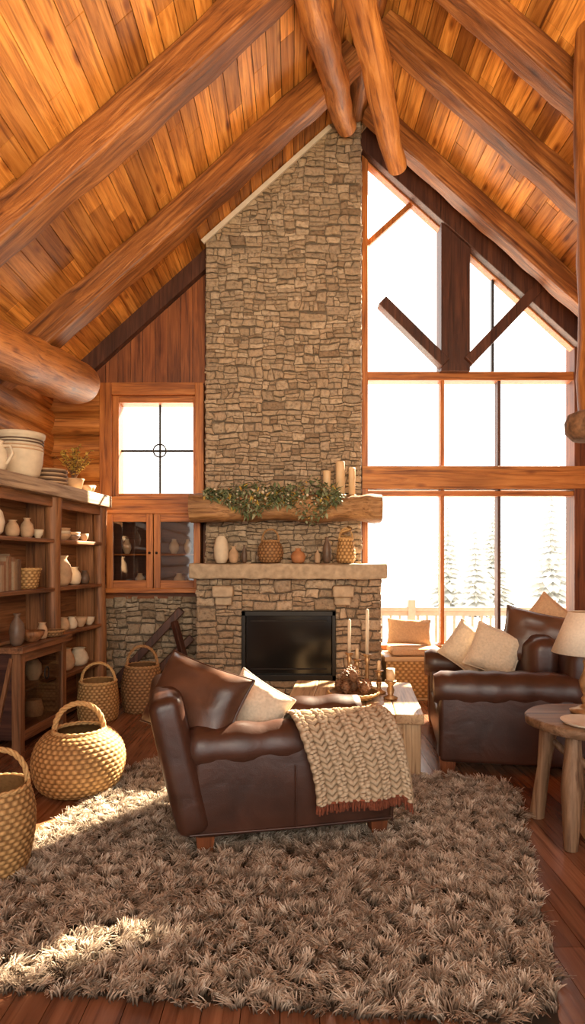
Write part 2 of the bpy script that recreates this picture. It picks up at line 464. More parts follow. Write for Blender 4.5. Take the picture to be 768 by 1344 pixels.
def side_stones(b,xs,y0,y1,z0,z1,face,clipz):
    t=MB(); stones(t,y0,z0,y1,z1,0,0,clip=lambda q:clipz)
    vs=[((xs+v[1]*face*-1),v[0],v[2]) for v in t.v]
    o=len(b.v); k=b.m(M_stone); b.v.extend(vs); b.r.extend(t.r)
    for f in t.f: b.f.append([i+o for i in (reversed(f) if face>0 else f)]); b.mi.append(k); b.sm.append(True)
side_stones(b,.77,6.82,7.1,1.2,6.5,1,6.5)
side_stones(b,-.97,6.82,7.1,1.2,5.0,-1,5.0)
fx0,fx1,fz0,fz1=-.54,.46,.215,.955
L0,L1=-1.03,.95
stones(b,L0,0,fx0,1.30,6.5,.05,(.20,.11)); stones(b,fx1,0,L1,1.30,6.5,.05,(.20,.11))
stones(b,fx0,fz1,fx1,1.30,6.5,.05,(.24,.12)); stones(b,fx0,0,fx1,fz0,6.5,.05,(.25,.12))
side_stones(b,L1,6.52,7.1,0,1.3,1,1.3); side_stones(b,L0,6.52,7.1,0,1.3,-1,1.3)
b.box2((L0+.005,6.525,0),(fx0-.0,7.3,1.3),M_mortar); b.box2((fx1,6.525,0),(L1-.005,7.3,1.3),M_mortar)
b.box2((fx0,6.525,fz1),(fx1,7.3,1.3),M_mortar); b.box2((fx0,6.525,0),(fx1,7.3,fz0),M_mortar)
b.box2((fx0,7.0,fz0),(fx1,7.3,fz1),M_black)
for cx in (-.73,.53):
    b.rbox((cx,6.43,1.17),(.22,.20,.12),.025,M_slabstone); b.rbox((cx,6.46,1.07),(.18,.12,.10),.025,M_slabstone)
b.obj('stone_fireplace')
b=MB()
b.box2((fx0,6.47,fz0),(fx0+.04,6.56,fz1),M_black); b.box2((fx1-.04,6.47,fz0),(fx1,6.56,fz1),M_black)
b.box2((fx0,6.47,fz1-.05),(fx1,6.56,fz1),M_black); b.box2((fx0,6.47,fz0),(fx1,6.56,fz0+.06),M_black)
b.box2((fx0+.04,6.53,fz0+.06),(fx1-.04,6.55,fz1-.05),M_blackgl)
b.box2((fx0+.09,6.518,fz0+.11),(fx1-.09,6.528,fz0+.125),M_iron); b.box2((fx0+.09,6.518,fz1-.115),(fx1-.09,6.528,fz1-.10),M_iron)
b.obj('fireplace_insert',bevel=.004)
b=MB()
b.rbox((-.045,6.59,1.38),(2.08,.48,.16),.025,M_slabstone,n=3,mid=18)
b.v=[(v[0],v[1]+.022*noise.noise(Vector(v)*6),v[2]+.016*noise.noise(Vector(v)*7+Vector((3,1,1)))) for v in b.v]
b.obj('stone_mantel_shelf')
b=MB()
pts=[(-1.08+i*2.02/50,6.58,2.045) for i in range(51)]
b.tube(pts,.13,M_mantel,28,None,.5,sq=4,nz=.05,endmat=M_end,asp=1.0)
b.v=[(v[0],6.58+(v[1]-6.58)*1.75,v[2]+.016*noise.noise(Vector(v)*9)) for v in b.v]
b.obj('log_mantel_shelf')

b=MB(); b.beam((-1.0,6.77,roof(-1.0)-.05),(.42,6.77,roof(.42)-.05),.03,.05,M_white); b.obj('trim_1')

# back wall (left part)
b=MB(); x=XL
while x<-.99:
    x1=min(x+.145,-.95)
    b.add([(x,7.1,3.5),(x1-.006,7.1,3.5),(x1-.006,7.1,roof(x1)+.02),(x,7.1,roof(x)+.02),
           (x,7.3,3.5),(x1-.006,7.3,3.5),(x1-.006,7.3,roof(x1)+.02),(x,7.3,roof(x)+.02)] if roof(x)>3.5 else [(x,7.1,3.2),(x1,7.1,3.2),(x1,7.1,3.4),(x,7.1,3.35),(x,7.3,3.2),(x1,7.3,3.2),(x1,7.3,3.4),(x,7.3,3.35)],
          [(0,1,2,3),(7,6,5,4),(0,4,5,1),(1,5,6,2),(2,6,7,3),(3,7,4,0)],M_redZ)
    x=x1
b.box2((XL,7.14,0),(-2.02,7.28,3.38),M_mortar)
z=1.2
while z<3.4:
    b.tube([(XL+i*.21,7.16,z) for i in range(4)]+[(-2.2,7.16,z)],.15,M_logX,16,nz=.02,endmat=M_end); z+=.27
b.box2((-2.22,7.12,1.05),(-.9,7.28,2.26),M_redX)
b.box2((-2.22,7.12,3.33),(-.9,7.28,3.52),M_redX)
b.box2((-1.14,7.12,2.2),(-.9,7.28,3.4),M_redX)
b.box2((XL,7.16,0),(-.9,7.28,1.08),M_mortar)
stones(b,XL,0,-.95,1.08,7.12,.05,(.22,.11))
b.beam((-2.75,7.06,roof(-2.75)-.10),(-.95,7.06,roof(-.95)-.10),.20,.12,M_dkZ,90)
b.box2((.8,7.12,0),(XR+.1,7.28,.44),M_redX)
b.obj('wall_back')

def pane(b,x0,z0,x1,z1,y,mat=M_glass): b.add([(x0,y,z0),(x1,y,z0),(x1,y,z1),(x0,y,z1)],[(0,1,2,3)],mat)
b=MB()
ox0,ox1,oz0,oz1=-2.22,-1.02,2.11,3.54
ix0,ix1,iz0,iz1=-2.03,-1.13,2.24,3.34
for (f,y0,y1,A,B,C,D) in ((0,7.0,7.13,(ox0,ox1,oz0,oz1),(ox0+.14,ox1-.10,oz0+.12,oz1-.14),M_frZ,M_frX),
                  (1,7.05,7.26,(ix0-.06,ix1+.06,iz0-.06,iz1+.06),(ix0+.02,ix1-.02,iz0+.03,iz1-.02),M_frZ,M_frX)):
    b.box2((A[0],y0,A[2]),(B[0],y1,A[3]),C); b.box2((B[1],y0,A[2]),(A[1],y1,A[3]),C)
    b.box2((B[0],y0,B[3]),(B[1],y1,A[3]),D); b.box2((B[0],y0,A[2]),(B[1],y1,B[2]),D)
b.box2((-2.28,6.96,2.05),(-.99,7.12,2.14),M_frX)
cx,cz=-1.555,2.78
b.box2((cx-.012,7.15,iz0),(cx+.012,7.18,iz1),M_iron); b.box2((ix0,7.15,cz-.012),(ix1,7.18,cz+.012),M_iron)
b.tube([(cx+.075*math.cos(a*pi/12),7.14,cz+.075*math.sin(a*pi/12)) for a in range(24)],.009,M_iron,8,closed=True)
pane(b,ix0,iz0,ix1,iz1,7.17)
b.obj('window_1',bevel=.006)

# big window
b=MB(); Y0,Y1=7.08,7.2
b.box2((.80,7.02,.44),(.87,7.25,6.4),M_frZ)
b.box2((3.25,7.02,.44),(3.50,7.25,4.2),M_redZ)
for xa,xb in ((1.72,1.765),(2.385,2.42)):
    b.box2((xa,Y0,.5),(xb,Y1,2.34),M_dkZ if xa>2 else M_frZ)
    b.box2((xa,Y0,2.57),(xb,Y1,3.6),M_dkZ if xa>2 else M_frZ)
b.box2((.80,7.0,2.32),(3.45,7.27,2.58),M_logX)
b.box2((.80,7.05,3.58),(3.45,7.22,3.68),M_frX)
b.box2((.80,7.0,.40),(3.45,7.27,.52),M_frX)
b.box2((.80,7.05,2.24),(3.3,7.2,2.30),M_frX)
b.box2((1.70,6.96,3.66),(2.03,7.2,5.60),M_dkZ)
b.beam((.80,7.05,roof(.80)-.17),(3.5,7.05,roof(3.5)-.17),.30,.26,M_dkZ,90)
b.beam((.85,7.1,roof(.85)-.36),(3.4,7.1,roof(3.4)-.36),.05,.12,M_frZ,90)
b.beam((1.02,6.98,4.45),(1.74,6.98,3.74),.12,.15,M_dkZ,90)
b.beam((2.82,6.98,4.62),(2.0,6.98,3.76),.12,.17,M_dkZ,90)
b.beam((.80,7.12,5.12),(1.42,7.12,5.68),.06,.06,M_frZ)
b.box2((2.325,7.1,3.68),(2.35,7.16,5.1),M_iron)
b.obj('window_2',bevel=.006)

b=MB()
pts=[(2.17,4.4,2.53+i*.28) for i in range(11)]
b.tube(pts,.115,M_raft,20,nz=.04,endmat=M_end)
b.lathe([(.06,2.36),(.14,2.37),(.185,2.42),(.19,2.50),(.17,2.55),(.12,2.57)],(2.17,4.4,0),M_bark,28)
b.obj('hanging_log_post')

# ------------------------------------------------------------------ exterior
b=MB()
for i in range(22): b.box2((-4,7.4+i*.145,-.12),(9,7.4+i*.145+.135,-.06),M_deck)
b.obj('deck')
b=MB()
b.box2((-2,10.0,.66),(9,10.12,.72),M_deck); b.box2((-2,10.03,.58),(9,10.09,.66),M_deck); b.box2((-2,10.03,.0),(9,10.09,.07),M_deck)
x=-2
while x<9: b.box2((x,10.04,.0),(x+.04,10.08,.6),M_deck); x+=.15
for x in (-1,1.9,4.2,6.6): b.box2((x,9.98,-.06),(x+.12,10.12,.85),M_deck)
b.obj('deck_railing',bevel=.004)
b=MB()
n=30;vs=[];fs=[]
for i in range(n+1):
    for j in range(n+1):
        x=-60+120*i/n;y=10.8+90*j/n; vs.append((x,y,-1.6+.05*(y-10)*.5+.8*noise.noise(Vector((x*.06,y*.06,0)))))
for i in range(n):
    for j in range(n): a=i*(n+1)+j; fs.append((a,a+n+1,a+n+2,a+1))
b.add(vs,fs,M_snow,True); b.obj('snow_ground')
def tree(x,y,z,H,W):
    b=MB(); b.tube([(0,0,0),(0,0,H*.97)],[H*.02,H*.004],M_tree,8)
    L=int(H*4)
    for i in range(L):
        t=i/L; zz=H*(.08+.90*t); rr=W*(1-t)**.85*random.uniform(.7,1.1)+.04; nb=14
        for k in range(nb):
            a=2*pi*(k/nb)+random.random()*.5+i; q=rr*random.uniform(.6,1.2); dr=q*.30
            c,s_=math.cos(a),math.sin(a); w=q*.16
            tip=(q*c,q*s_,zz-dr); m=(q*.55*c,q*.55*s_,zz-dr*.35+.02)
            b.add([(0,0,zz+.08),(m[0]-w*s_,m[1]+w*c,m[2]-.05),tip,(m[0]+w*s_,m[1]-w*c,m[2]-.05),(m[0],m[1],m[2]+.05)],[(0,1,4),(1,2,4),(2,3,4),(3,0,4)],M_tree,False)
    b.obj('pine_tree',T((x,y,z)))
for (x,y,H,W) in ((10.2,24,6.6,1.7),(8.1,27,5.2,1.5),(12.6,27,7.2,1.8),(14,30,7.5,1.9),(7.9,31,6.4,1.7),(17,33,8,2),(11.5,35,7,1.9),(-6,26,6.5,1.5),(-10,30,8,2)):
    tree(x,y,-1.5,H,W)

# ------------------------------------------------------------------ rug
def rug():
    C=[np.array(p) for p in ((-1.62,2.16),(.87,1.93),(1.50,4.10),(-1.08,4.62))]
    nu,nv=80,76
    cl=[]
    for i in range(nu):
        for j in range(nv):
            u=(i+random.random())/nu; v=(j+random.random())/nv
            a,c=abs(2*u-1),abs(2*v-1)
            if a**14+c**14>1: continue
            p=(C[0]*(1-u)*(1-v)+C[1]*u*(1-v)+C[2]*u*v+C[3]*(1-u)*v)
            cl.append(p)
    cl=np.array(cl); nc=len(cl); K=22
    root=np.repeat(cl,K,0)+np.random.normal(0,.0105,(nc*K,2)); n=len(root)
    cr=np.repeat(np.random.random(nc),K)
    fa=np.array([noise.noise(Vector((p[0]*4,p[1]*4,0)))*6+noise.noise(Vector((p[0]*17,p[1]*17,4)))*7 for p in cl])
    fa=np.repeat(fa,K)+np.random.normal(0,.45,n)
    lean=np.repeat(np.random.uniform(.4,1.2,nc),K)*np.random.uniform(.7,1.2,n)
    Ln=np.repeat(np.random.uniform(.036,.064,nc),K)*np.random.uniform(.8,1.1,n)
    d=np.stack([np.cos(fa),np.sin(fa)],1); dp=np.stack([-d[:,1],d[:,0]],1)
    curl=np.repeat(np.random.uniform(-1,1,nc),K)+np.random.normal(0,.25,n)
    wa=np.random.random(n)*pi; w=np.stack([np.cos(wa),np.sin(wa)],1)*.0026
    V=[];Rr=[]
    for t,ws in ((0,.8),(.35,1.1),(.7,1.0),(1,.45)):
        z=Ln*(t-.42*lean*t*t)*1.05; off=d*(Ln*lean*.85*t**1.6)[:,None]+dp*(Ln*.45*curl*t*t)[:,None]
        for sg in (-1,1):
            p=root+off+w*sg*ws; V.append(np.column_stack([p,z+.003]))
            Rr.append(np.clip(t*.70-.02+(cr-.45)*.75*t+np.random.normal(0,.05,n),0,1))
    V=np.stack(V,1).reshape(-1,3); Rr=np.stack(Rr,1).reshape(-1)
    base=np.arange(n)*8
    F=np.concatenate([np.stack([base+k,base+k+1,base+k+3,base+k+2],1) for k in (0,2,4)])
    o=len(V); bk=[]
    for k in range(4): bk.append([C[k][0]*.985,(C[k][1]-3.2)*.985+3.2,.006])
    V=np.concatenate([V,np.array(bk)]); Rr=np.concatenate([Rr,np.zeros(4)])
    me=bpy.data.meshes.new('shag_rug'); me.vertices.add(len(V)); me.vertices.foreach_set('co',V.ravel())
    nf=len(F)+1; me.loops.add(nf*4); me.polygons.add(nf)
    F=np.concatenate([F,np.array([[o,o+1,o+2,o+3]])])
    me.loops.foreach_set('vertex_index',F.ravel().astype(np.int32)); me.polygons.foreach_set('loop_start',(np.arange(nf)*4).astype(np.int32))
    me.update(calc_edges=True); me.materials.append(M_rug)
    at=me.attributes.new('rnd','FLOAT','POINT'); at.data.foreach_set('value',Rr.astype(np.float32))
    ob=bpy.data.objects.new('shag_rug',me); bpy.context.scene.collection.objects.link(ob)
rug()

# ------------------------------------------------------------------ armchair
b=MB(); WC=.78
b.rbox((.60,WC/2,.21),(1.04,WC-.06,.24),.03,M_leather)
b.rbox((.70,WC/2,.38),(.86,WC-.42,.20),.07,M_leather,bulge=(0,0,.02))
for ya in (.12,WC-.12):
    b.rbox((.61,ya,.33),(1.06,.20,.48),.035,M_leather,bulge=(0,.01,0))
    xs=[.06+i*1.09/24 for i in range(25)]
    pts=[(x,ya,.53) for x in xs]; pts=[(.05,ya,.53)]+pts+[(1.16,ya,.53)]
    rr=[.112+.005*math.sin(i*1.3) for i in range(25)]; rr[0]=.105; rr[-1]=.106
    b.tube(pts,[.08]+rr+[.075],M_leather,28,nz=.008)
Mb=T((.09,WC/2,.12))@R(-13,'Y')
b.rbox((0,0,.35),(.17,WC+.01,.72),.06,M_leather,Mb,bulge=(.015,0,0),mid=10)
b.rbox((.13,0,.44),(.17,WC-.42,.48),.07,M_leather,Mb,bulge=(.03,0,.01))
b.tube([(.06,.015,.12),(.62,.012,.115),(1.13,.015,.12)],.006,M_leather,6)
b.tube([(1.135,.02,.1),(1.14,.02,.44)],.006,M_leather,6)
b.tube([(.60,.004,.12),(.60,.0,.44)],.004,M_leather,6)
for fx,fy in ((.14,.08),(1.07,.08),(.14,WC-.08),(1.07,WC-.08)): b.box((fx,fy,.065),(.10,.09,.13),M_redZ,taper=.75)
MC=T((-.57,3.02,0.0))@R(12,'Z')
b.obj('leather_armchair',MC,bevel=0)
b=MB(); b.pillow(MC@T((.11,.30,.73))@R(-34,'Z')@R(-26,'X')@R(14,'Y'),.56,.42,.24,M_leather2,pipe=M_leather); b.obj('leather_throw_pillow')
b=MB(); b.pillow(MC@T((.42,.33,.645))@R(-30,'Z')@R(-22,'X')@R(26,'Y'),.37,.36,.16,M_cream,pipe=M_cream); b.obj('linen_throw_pillow')

def throw():
    b=MB(); nu,nv=190,200
    sec=[(.50,.50),(.42,.505),(.30,.515),(.262,.55),(.235,.60),(.19,.645),(.12,.664),(.05,.645),(-.005,.59),(-.022,.52),(-.03,.44),(-.037,.35),(-.047,.25)]
    import bisect
    L=[0]
    for i in range(1,len(sec)): L.append(L[-1]+math.dist(sec[i],sec[i-1]))
    def S(t):
        d=t*L[-1]; i=min(max(bisect.bisect(L,d)-1,0),len(sec)-2); f=(d-L[i])/(L[i+1]-L[i])
        p0=sec[max(i-1,0)];p1=sec[i];p2=sec[i+1];p3=sec[min(i+2,len(sec)-1)]
        g=lambda k:.5*((2*p1[k])+(-p0[k]+p2[k])*f+(2*p0[k]-5*p1[k]+4*p2[k]-p3[k])*f*f+(-p0[k]+3*p1[k]-3*p2[k]+p3[k])*f**3)
        return g(0),g(1)
    base=[];rr=[]
    for i in range(nv+1):
        v=i/nv
        y,z=S(v); y2,z2=S(min(v+.01,1)); y1,z1=S(max(v-.01,0)); ty,tz=y2-y1,z2-z1; l=math.hypot(ty,tz) or 1
        ny,nz_=tz/l,-ty/l
        if nz_<0 and v<.5: ny,nz_=-ny,-nz_
        n=(ny,nz_)
        for j in range(nu+1):
            u=j/nu
            cols=9; cu=u*cols; ci=math.floor(cu); f=cu-ci; fr=abs(f-.5)*2
            if ci%2==0:
                s1=.5+.28*math.sin(2*pi*v*9+ci); s2=1-s1
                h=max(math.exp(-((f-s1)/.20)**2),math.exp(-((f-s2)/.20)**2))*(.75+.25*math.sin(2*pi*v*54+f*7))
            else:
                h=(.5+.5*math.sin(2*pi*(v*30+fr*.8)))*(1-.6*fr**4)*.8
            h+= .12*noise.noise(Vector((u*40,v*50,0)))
            rr.append(min(1,max(0,.1+.8*h))); h=h*.017  # shade between stitches painted in: low relief gets darker wool colour
            fold=.024*math.sin(u*10+v*2)*max(0,(v-.5)/.5)
            x=.585+u*(.555-.03*v)+.16*(v-.35)+.014*math.sin(v*9)
            sag=0
            if x>1.16: sag=(x-1.16)*.9
            yy=y+n[0]*(h+.006); zz=z+n[1]*(h+.006)-sag*(1 if v>.3 else .3)
            base.append((x,yy-max(fold,-.004),zz+.03*u*max(0,v-.6)))
    fs=[]
    for i in range(nv):
        for j in range(nu): a=i*(nu+1)+j; fs.append((a,a+1,a+nu+2,a+nu+1))
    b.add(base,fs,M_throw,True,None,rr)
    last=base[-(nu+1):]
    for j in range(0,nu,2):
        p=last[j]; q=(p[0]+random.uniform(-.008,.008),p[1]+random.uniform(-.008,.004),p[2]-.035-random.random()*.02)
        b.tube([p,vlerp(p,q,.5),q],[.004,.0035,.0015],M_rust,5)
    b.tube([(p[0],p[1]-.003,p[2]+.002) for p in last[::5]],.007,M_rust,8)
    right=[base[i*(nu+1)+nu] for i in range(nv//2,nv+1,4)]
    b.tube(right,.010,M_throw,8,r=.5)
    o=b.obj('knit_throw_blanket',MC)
    s=o.modifiers.new('solid','SOLIDIFY'); s.thickness=.008; s.offset=-1
throw()

# ------------------------------------------------------------------ sofa
MS=T((1.02,4.28,0))@R(-9,'Z')
b=MB(); sx0,sx1,sy0,sy1=0,1.12,0,1.35; cxm=(sx0+sx1)/2; cy=(sy0+sy1)/2
b.rbox((cxm,cy,.22),(sx1-sx0-.04,sy1-sy0-.04,.26),.03,M_leather)
for ya in (sy0+.13,sy1-.13):
    b.rbox((cxm-.02,ya,.35),(sx1-sx0-.06,.22,.56),.035,M_leather,bulge=(0,.01,0))
    pts=[(sx0-.02+i*(sx1-sx0-.1)/20,ya,.575) for i in range(21)]
    rr=[.130+.005*math.sin(i*1.7) for i in range(21)]; rr[0]=.10; rr[1]=.127; rr[-1]=.1
    b.tube(pts,rr,M_leather,28,nz=.008)
b.rbox((sx1-.12,cy,.50),(.24,sy1-sy0-.1,.76),.09,M_leather,bulge=(0,0,.01),mid=10)
b.rbox((cxm-.1,cy,.43),(.80,sy1-.54,.19),.07,M_leather,bulge=(0,0,.02))
b.rbox((sx1-.32,cy,.70),(.24,sy1-.56,.44),.09,M_leather,bulge=(.03,0,.02))
for fx,fy in ((sx0+.07,sy0+.08),(sx1-.1,sy0+.08),(sx0+.07,sy1-.1),(sx1-.1,sy1-.1)): b.box((fx,fy,.055),(.12,.10,.11),M_redZ,taper=.75)
b.obj('leather_sofa',MS)
def pil(name,loc,yaw,tilt,roll,w,h,t,mat):
    b=MB(); b.pillow(T(loc)@R(yaw,'Z')@R(tilt,'X')@R(roll,'Y'),w,h,t,mat,pipe=mat); b.obj(name)
pil('leather_throw_pillow',(1.90,4.74,.88),-14,-16,12,.52,.44,.22,M_leather2)
pil('linen_throw_pillow',(1.58,4.76,.79),-18,-18,20,.38,.36,.16,M_cream)
pil('linen_throw_pillow',(1.45,5.0,.77),-20,-14,34,.38,.34,.15,M_cream)
pil('linen_throw_pillow',(2.14,5.1,.98),-10,-10,40,.36,.36,.15,M_tan)

# ------------------------------------------------------------------ coffee table
b=MB()
W,D,H=.98,1.10,.45
for i in range(5):
    b.box2((-W/2+i*W/5+.001,-D/2,H-.07),(-W/2+(i+1)*W/5-.001,D/2,H),M_tbY)
b.box2((-W/2+.03,-D/2+.04,H-.15),(W/2-.03,D/2-.04,H-.07),M_tbY)
for sx in (-1,1):
    for sy in (-1,1): b.box((sx*(W/2-.08),sy*(D/2-.09),(H-.07)/2),(.12,.12,H-.07),M_tbZ)
b.box2((-W/2+.06,-D/2+.08,.06),(W/2-.06,D/2-.08,.10),M_tbY)
b.box2((-W/2+.05,-D/2+.07,.08),(W/2-.05,-D/2+.10,.40),M_tbX)
b.box2((W/2-.10,-D/2+.07,.08),(W/2-.07,D/2-.07,.40),M_tbY)
b.obj('coffee_table',T((.465,4.73,0))@R(-6,'Z'),bevel=.008)

# ------------------------------------------------------------------ baskets
def interp(prof,t):
    L=[0]
    for i in range(1,len(prof)): L.append(L[-1]+math.dist(prof[i],prof[i-1]))
    d=t*L[-1]
    for i in range(len(prof)-1):
        if d<=L[i+1]+1e-9:
            f=(d-L[i])/(L[i+1]-L[i]+1e-9)
            p0=prof[max(i-1,0)];p1=prof[i];p2=prof[i+1];p3=prof[min(i+2,len(prof)-1)]
            return tuple(.5*((2*p1[k])+(-p0[k]+p2[k])*f+(2*p0[k]-5*p1[k]+4*p2[k]-p3[k])*f*f+(-p0[k]+3*p1[k]-3*p2[k]+p3[k])*f**3) for k in (0,1))
    return prof[-1]
def woven(b,prof,rows,ncol,amp,mat,c=(0,0,0),asp=1):
    seg=ncol*5; nr=rows*5; vs=[];fs=[];rr=[]
    for i in range(nr+1):
        t=i/nr; r,z=interp(prof,t); k=i/5; row=int(k); 
        env=abs(math.sin(pi*k))**.6
        for j in range(seg):
            a=2*pi*j/seg; w=.5+.5*math.cos(ncol*a+pi*row)
            q=r+amp*env*(.25+.75*w)-amp*.3
            vs.append((c[0]+q*math.cos(a),c[1]+q*asp*math.sin(a),c[2]+z)); rr.append(max(0,min(1,.05+.8*env*w+.15*noise.noise(Vector((a*5,row,1))))))
    for i in range(nr):
        for j in range(seg): k=(j+1)%seg; fs.append((i*seg+j,i*seg+k,(i+1)*seg+k,(i+1)*seg+j))
    b.add(vs,fs,mat,True,None,rr)
    s2=40; vs=[];fs=[]
    for i in range(13):
        r,z=interp(prof,1-i/12); r=max(r-amp*1.5-.004,.001)
        for j in range(s2): a=2*pi*j/s2; vs.append((c[0]+r*math.cos(a),c[1]+r*asp*math.sin(a),c[2]+z+.006))
    for i in range(12):
        for j in range(s2): k=(j+1)%s2; fs.append((i*s2+j,i*s2+k,(i+1)*s2+k,(i+1)*s2+j))
    fs.append(tuple(12*s2+j for j in range(s2)))
    b.add(vs,fs,mat,True,None,.1)
    r,z=prof[-1]
    for ph in (0,pi):
        b.tube([(c[0]+(r+amp*.5*math.cos(a*pi/45*12+ph))*math.cos(a*pi/45),c[1]+(r+amp*.5*math.cos(a*pi/45*12+ph))*asp*math.sin(a*pi/45),c[2]+z+amp*.7*math.sin(a*pi/45*12+ph)) for a in range(90)],amp*.95,mat,8,closed=True,r=.7)
def handle(b,r,z0,top,th,mat,rot=0,w=None):
    c,s_=math.cos(rot),math.sin(rot); n=60
    for ph in (0,2*pi/3,4*pi/3):
        pts=[]
        for i in range(n+1):
            a=pi*i/n; x=r*math.cos(a); z=z0+(top-z0)*math.sin(a)**.8
            tw=a*9+ph; off=th*.55
            x2=x+off*math.cos(tw)*math.cos(a); z2=z+off*math.cos(tw)*math.sin(a); y=off*math.sin(tw)
            pts.append((x2*c-y*s_,x2*s_+y*c,z2))
        b.tube(pts,th*.6,mat,8,r=.65)
b=MB(); woven(b,[(.13,0),(.22,.012),(.272,.08),(.292,.19),(.272,.29),(.215,.365),(.16,.39)],19,38,.0095,M_wick); handle(b,.155,.36,.56,.017,M_wick,.15)
b.obj('woven_basket',T((-1.40,4.0,0)))
b=MB(); woven(b,[(.09,0),(.13,.01),(.155,.09),(.175,.22),(.17,.33),(.145,.42)],20,26,.007,M_wick); handle(b,.14,.38,.59,.013,M_wick,.5)
b.obj('woven_basket',T((-1.42,2.92,0)))
b=MB(); woven(b,[(.12,0),(.17,.01),(.195,.1),(.20,.24),(.185,.36),(.16,.45)],18,26,.009,M_wick2); handle(b,.15,.42,.64,.014,M_wick2,.1)
b.obj('woven_basket',T((-1.50,6.08,0)))
b=MB(); woven(b,[(.12,0),(.17,.01),(.185,.1),(.185,.2),(.175,.3),(.165,.36)],16,26,.008,M_wick); handle(b,.155,.33,.53,.013,M_wick,.1)
b.obj('woven_basket',T((-1.83,5.74,0)))

b=MB()
b.beam((-2.1,6.95,.03),(-1.28,7.03,.93),.10,.09,M_dkZ); b.beam((-1.75,6.85,.03),(-1.15,6.98,.62),.09,.08,M_dkZ); b.beam((-1.35,6.95,.80),(-1.10,6.75,.04),.07,.07,M_dkZ)
b.obj('leaning_timbers',bevel=.01)

# ------------------------------------------------------------------ wall cabinet
b=MB(); c0,c1,e0,e1=-2.10,-1.04,1.18,2.02; yf=6.9
b.box2((c0,yf,e0),(c0+.03,7.1,e1),M_redZ); b.box2((c1-.03,yf,e0),(c1,7.1,e1),M_redZ)
b.box2((c0-.03,yf-.04,e1),(c1+.03,7.1,e1+.05),M_frX); b.box2((c0-.02,yf-.03,e0-.05),(c1+.02,7.1,e0),M_frX)
b.box2((c0,7.06,e0),(c1,7.1,e1),M_dkX); b.box2((c0,yf+.03,1.55),(c1,7.08,1.57),M_frX)
mid=(c0+c1)/2
for (a,d) in ((c0,mid-.005),(mid+.005,c1)):
    b.box2((a,yf-.03,e0),(a+.075,yf,e1),M_frZ); b.box2((d-.075,yf-.03,e0),(d,yf,e1),M_frZ)
    b.box2((a+.075,yf-.03,e1-.09),(d-.075,yf,e1),M_frX); b.box2((a+.075,yf-.03,e0),(d-.075,yf,e0+.09),M_frX)
    pane(b,a+.07,e0+.08,d-.07,e1-.08,yf-.012,M_dkglass)
for kx in (mid-.04,mid+.04): b.lathe([(.004,0),(.014,.01),(.016,.02),(.006,.03)],(0,0,0),M_iron,12,T((kx,yf-.03,1.58))@R(90,'X'))
for x,zz,r in ((-1.9,1.57,.05),(-1.75,1.18,.06),(-1.36,1.57,.06),(-1.2,1.57,.045),(-1.3,1.18,.07)):
    b.lathe([(r*.5,.0),(r,.06),(r*.9,.11),(r*.45,.15),(r*.5,.17)],(x,7.0,zz),M_pale,20)
b.obj('wall_cabinet',bevel=.005)

# ------------------------------------------------------------------ bookcase
MBk=T((-2.26,4.6,0))@R(-6.5,'Z')
b=MB(); dpt=.30
b.box2((-dpt-.04,-.9,2.07),(.06,2.06,2.19),M_slab)
for z in (1.69,1.25): b.box2((-dpt,-.85,z-.035),(0,1.98,z),M_shY)
for z in (.82,.42,.08): b.box2((-dpt,.96,z-.035),(0,1.98,z),M_shY)
b.box2((-dpt,-.85,.835),(0,.96,.86),M_shY)
for y,z0 in ((.98,0),(1.98,0),(-.85,0)):
    b.tube([(-.04,y,z0),(-.04,y,.7),(-.045,y,1.4),(-.04,y,2.07)],[.07,.065,.068,.072],M_shZ,18,nz=.03)
    b.box2((-dpt,y-.02,.0),(-.06,y+.02,2.07),M_shZ)
b.box2((-dpt-.02,-.87,.84),(-dpt,1.0,2.07),M_shY); b.box2((-dpt-.02,1.0,0),(-dpt,2.0,2.07),M_shY)
b.box2((-.04,-.85,1.98),(-.01,1.98,2.07),M_shY)
b.obj('bookcase',MBk,bevel=.006)

def onshelf(name,y,x,z,build):
    b=MB(); build(b); b.obj(name,MBk@T((x,y,z+.001)))
def vase(r,h,mat,neck=.45,belly=.4):
    def f(b): b.lathe([(r*.55,0),(r*.85,h*.12),(r,h*belly),(r*.82,h*.68),(r*neck,h*.86),(r*neck*.95,h*.93),(r*(neck+.14),h),(r*(neck),h*.99),(r*neck*.7,h*.9)],(0,0,0),mat,28)
    return f
def bowl(r,h,mat):
    def f(b): b.lathe([(r*.4,0),(r*.5,h*.08),(r*.85,h*.5),(r,h),(r*.95,h),(r*.75,h*.5),(r*.3,h*.15)],(0,0,0),mat,28)
    return f
def bowls(n,r,m1,m2):
    def f(b):
        for i in range(n): b.lathe([(r*.4,0),(r*.5,.006),(r*.9,.035),(r,.06),(r*.95,.06),(r*.7,.03),(r*.3,.012)],(random.uniform(-.004,.004),0,i*.028),(m1,m2)[i%2],28)
    return f
def bigpot(b):
    prof=[(.12,0),(.16,.04),(.182,.14),(.190,.24),(.18,.31),(.166,.335),(.20,.35),(.205,.385),(.19,.39),(.155,.36),(.15,.3)]
    b.lathe(prof,(0,0,0),M_pale,40)
    for z in (.24,.27,.30,.325): b.tube([(.187*math.cos(a*pi/24),.187*math.sin(a*pi/24),z) for a in range(48)],.007,M_dkpot if z>.29 else M_clay,6,closed=True)
onshelf('ceramic_planter_pot',.60,-.14,2.19,bigpot)
def platestack(b):
    for i in range(7): b.lathe([(.05,0),(.13,.006),(.155-.004*(i%2),.02),(.15,.022),(.1,.012)],(random.uniform(-.006,.006),0,i*.019),[M_clay,M_dkpot][i%2],30)
onshelf('plate_stack',1.0,-.08,2.19,lambda b:(platestack(b)))
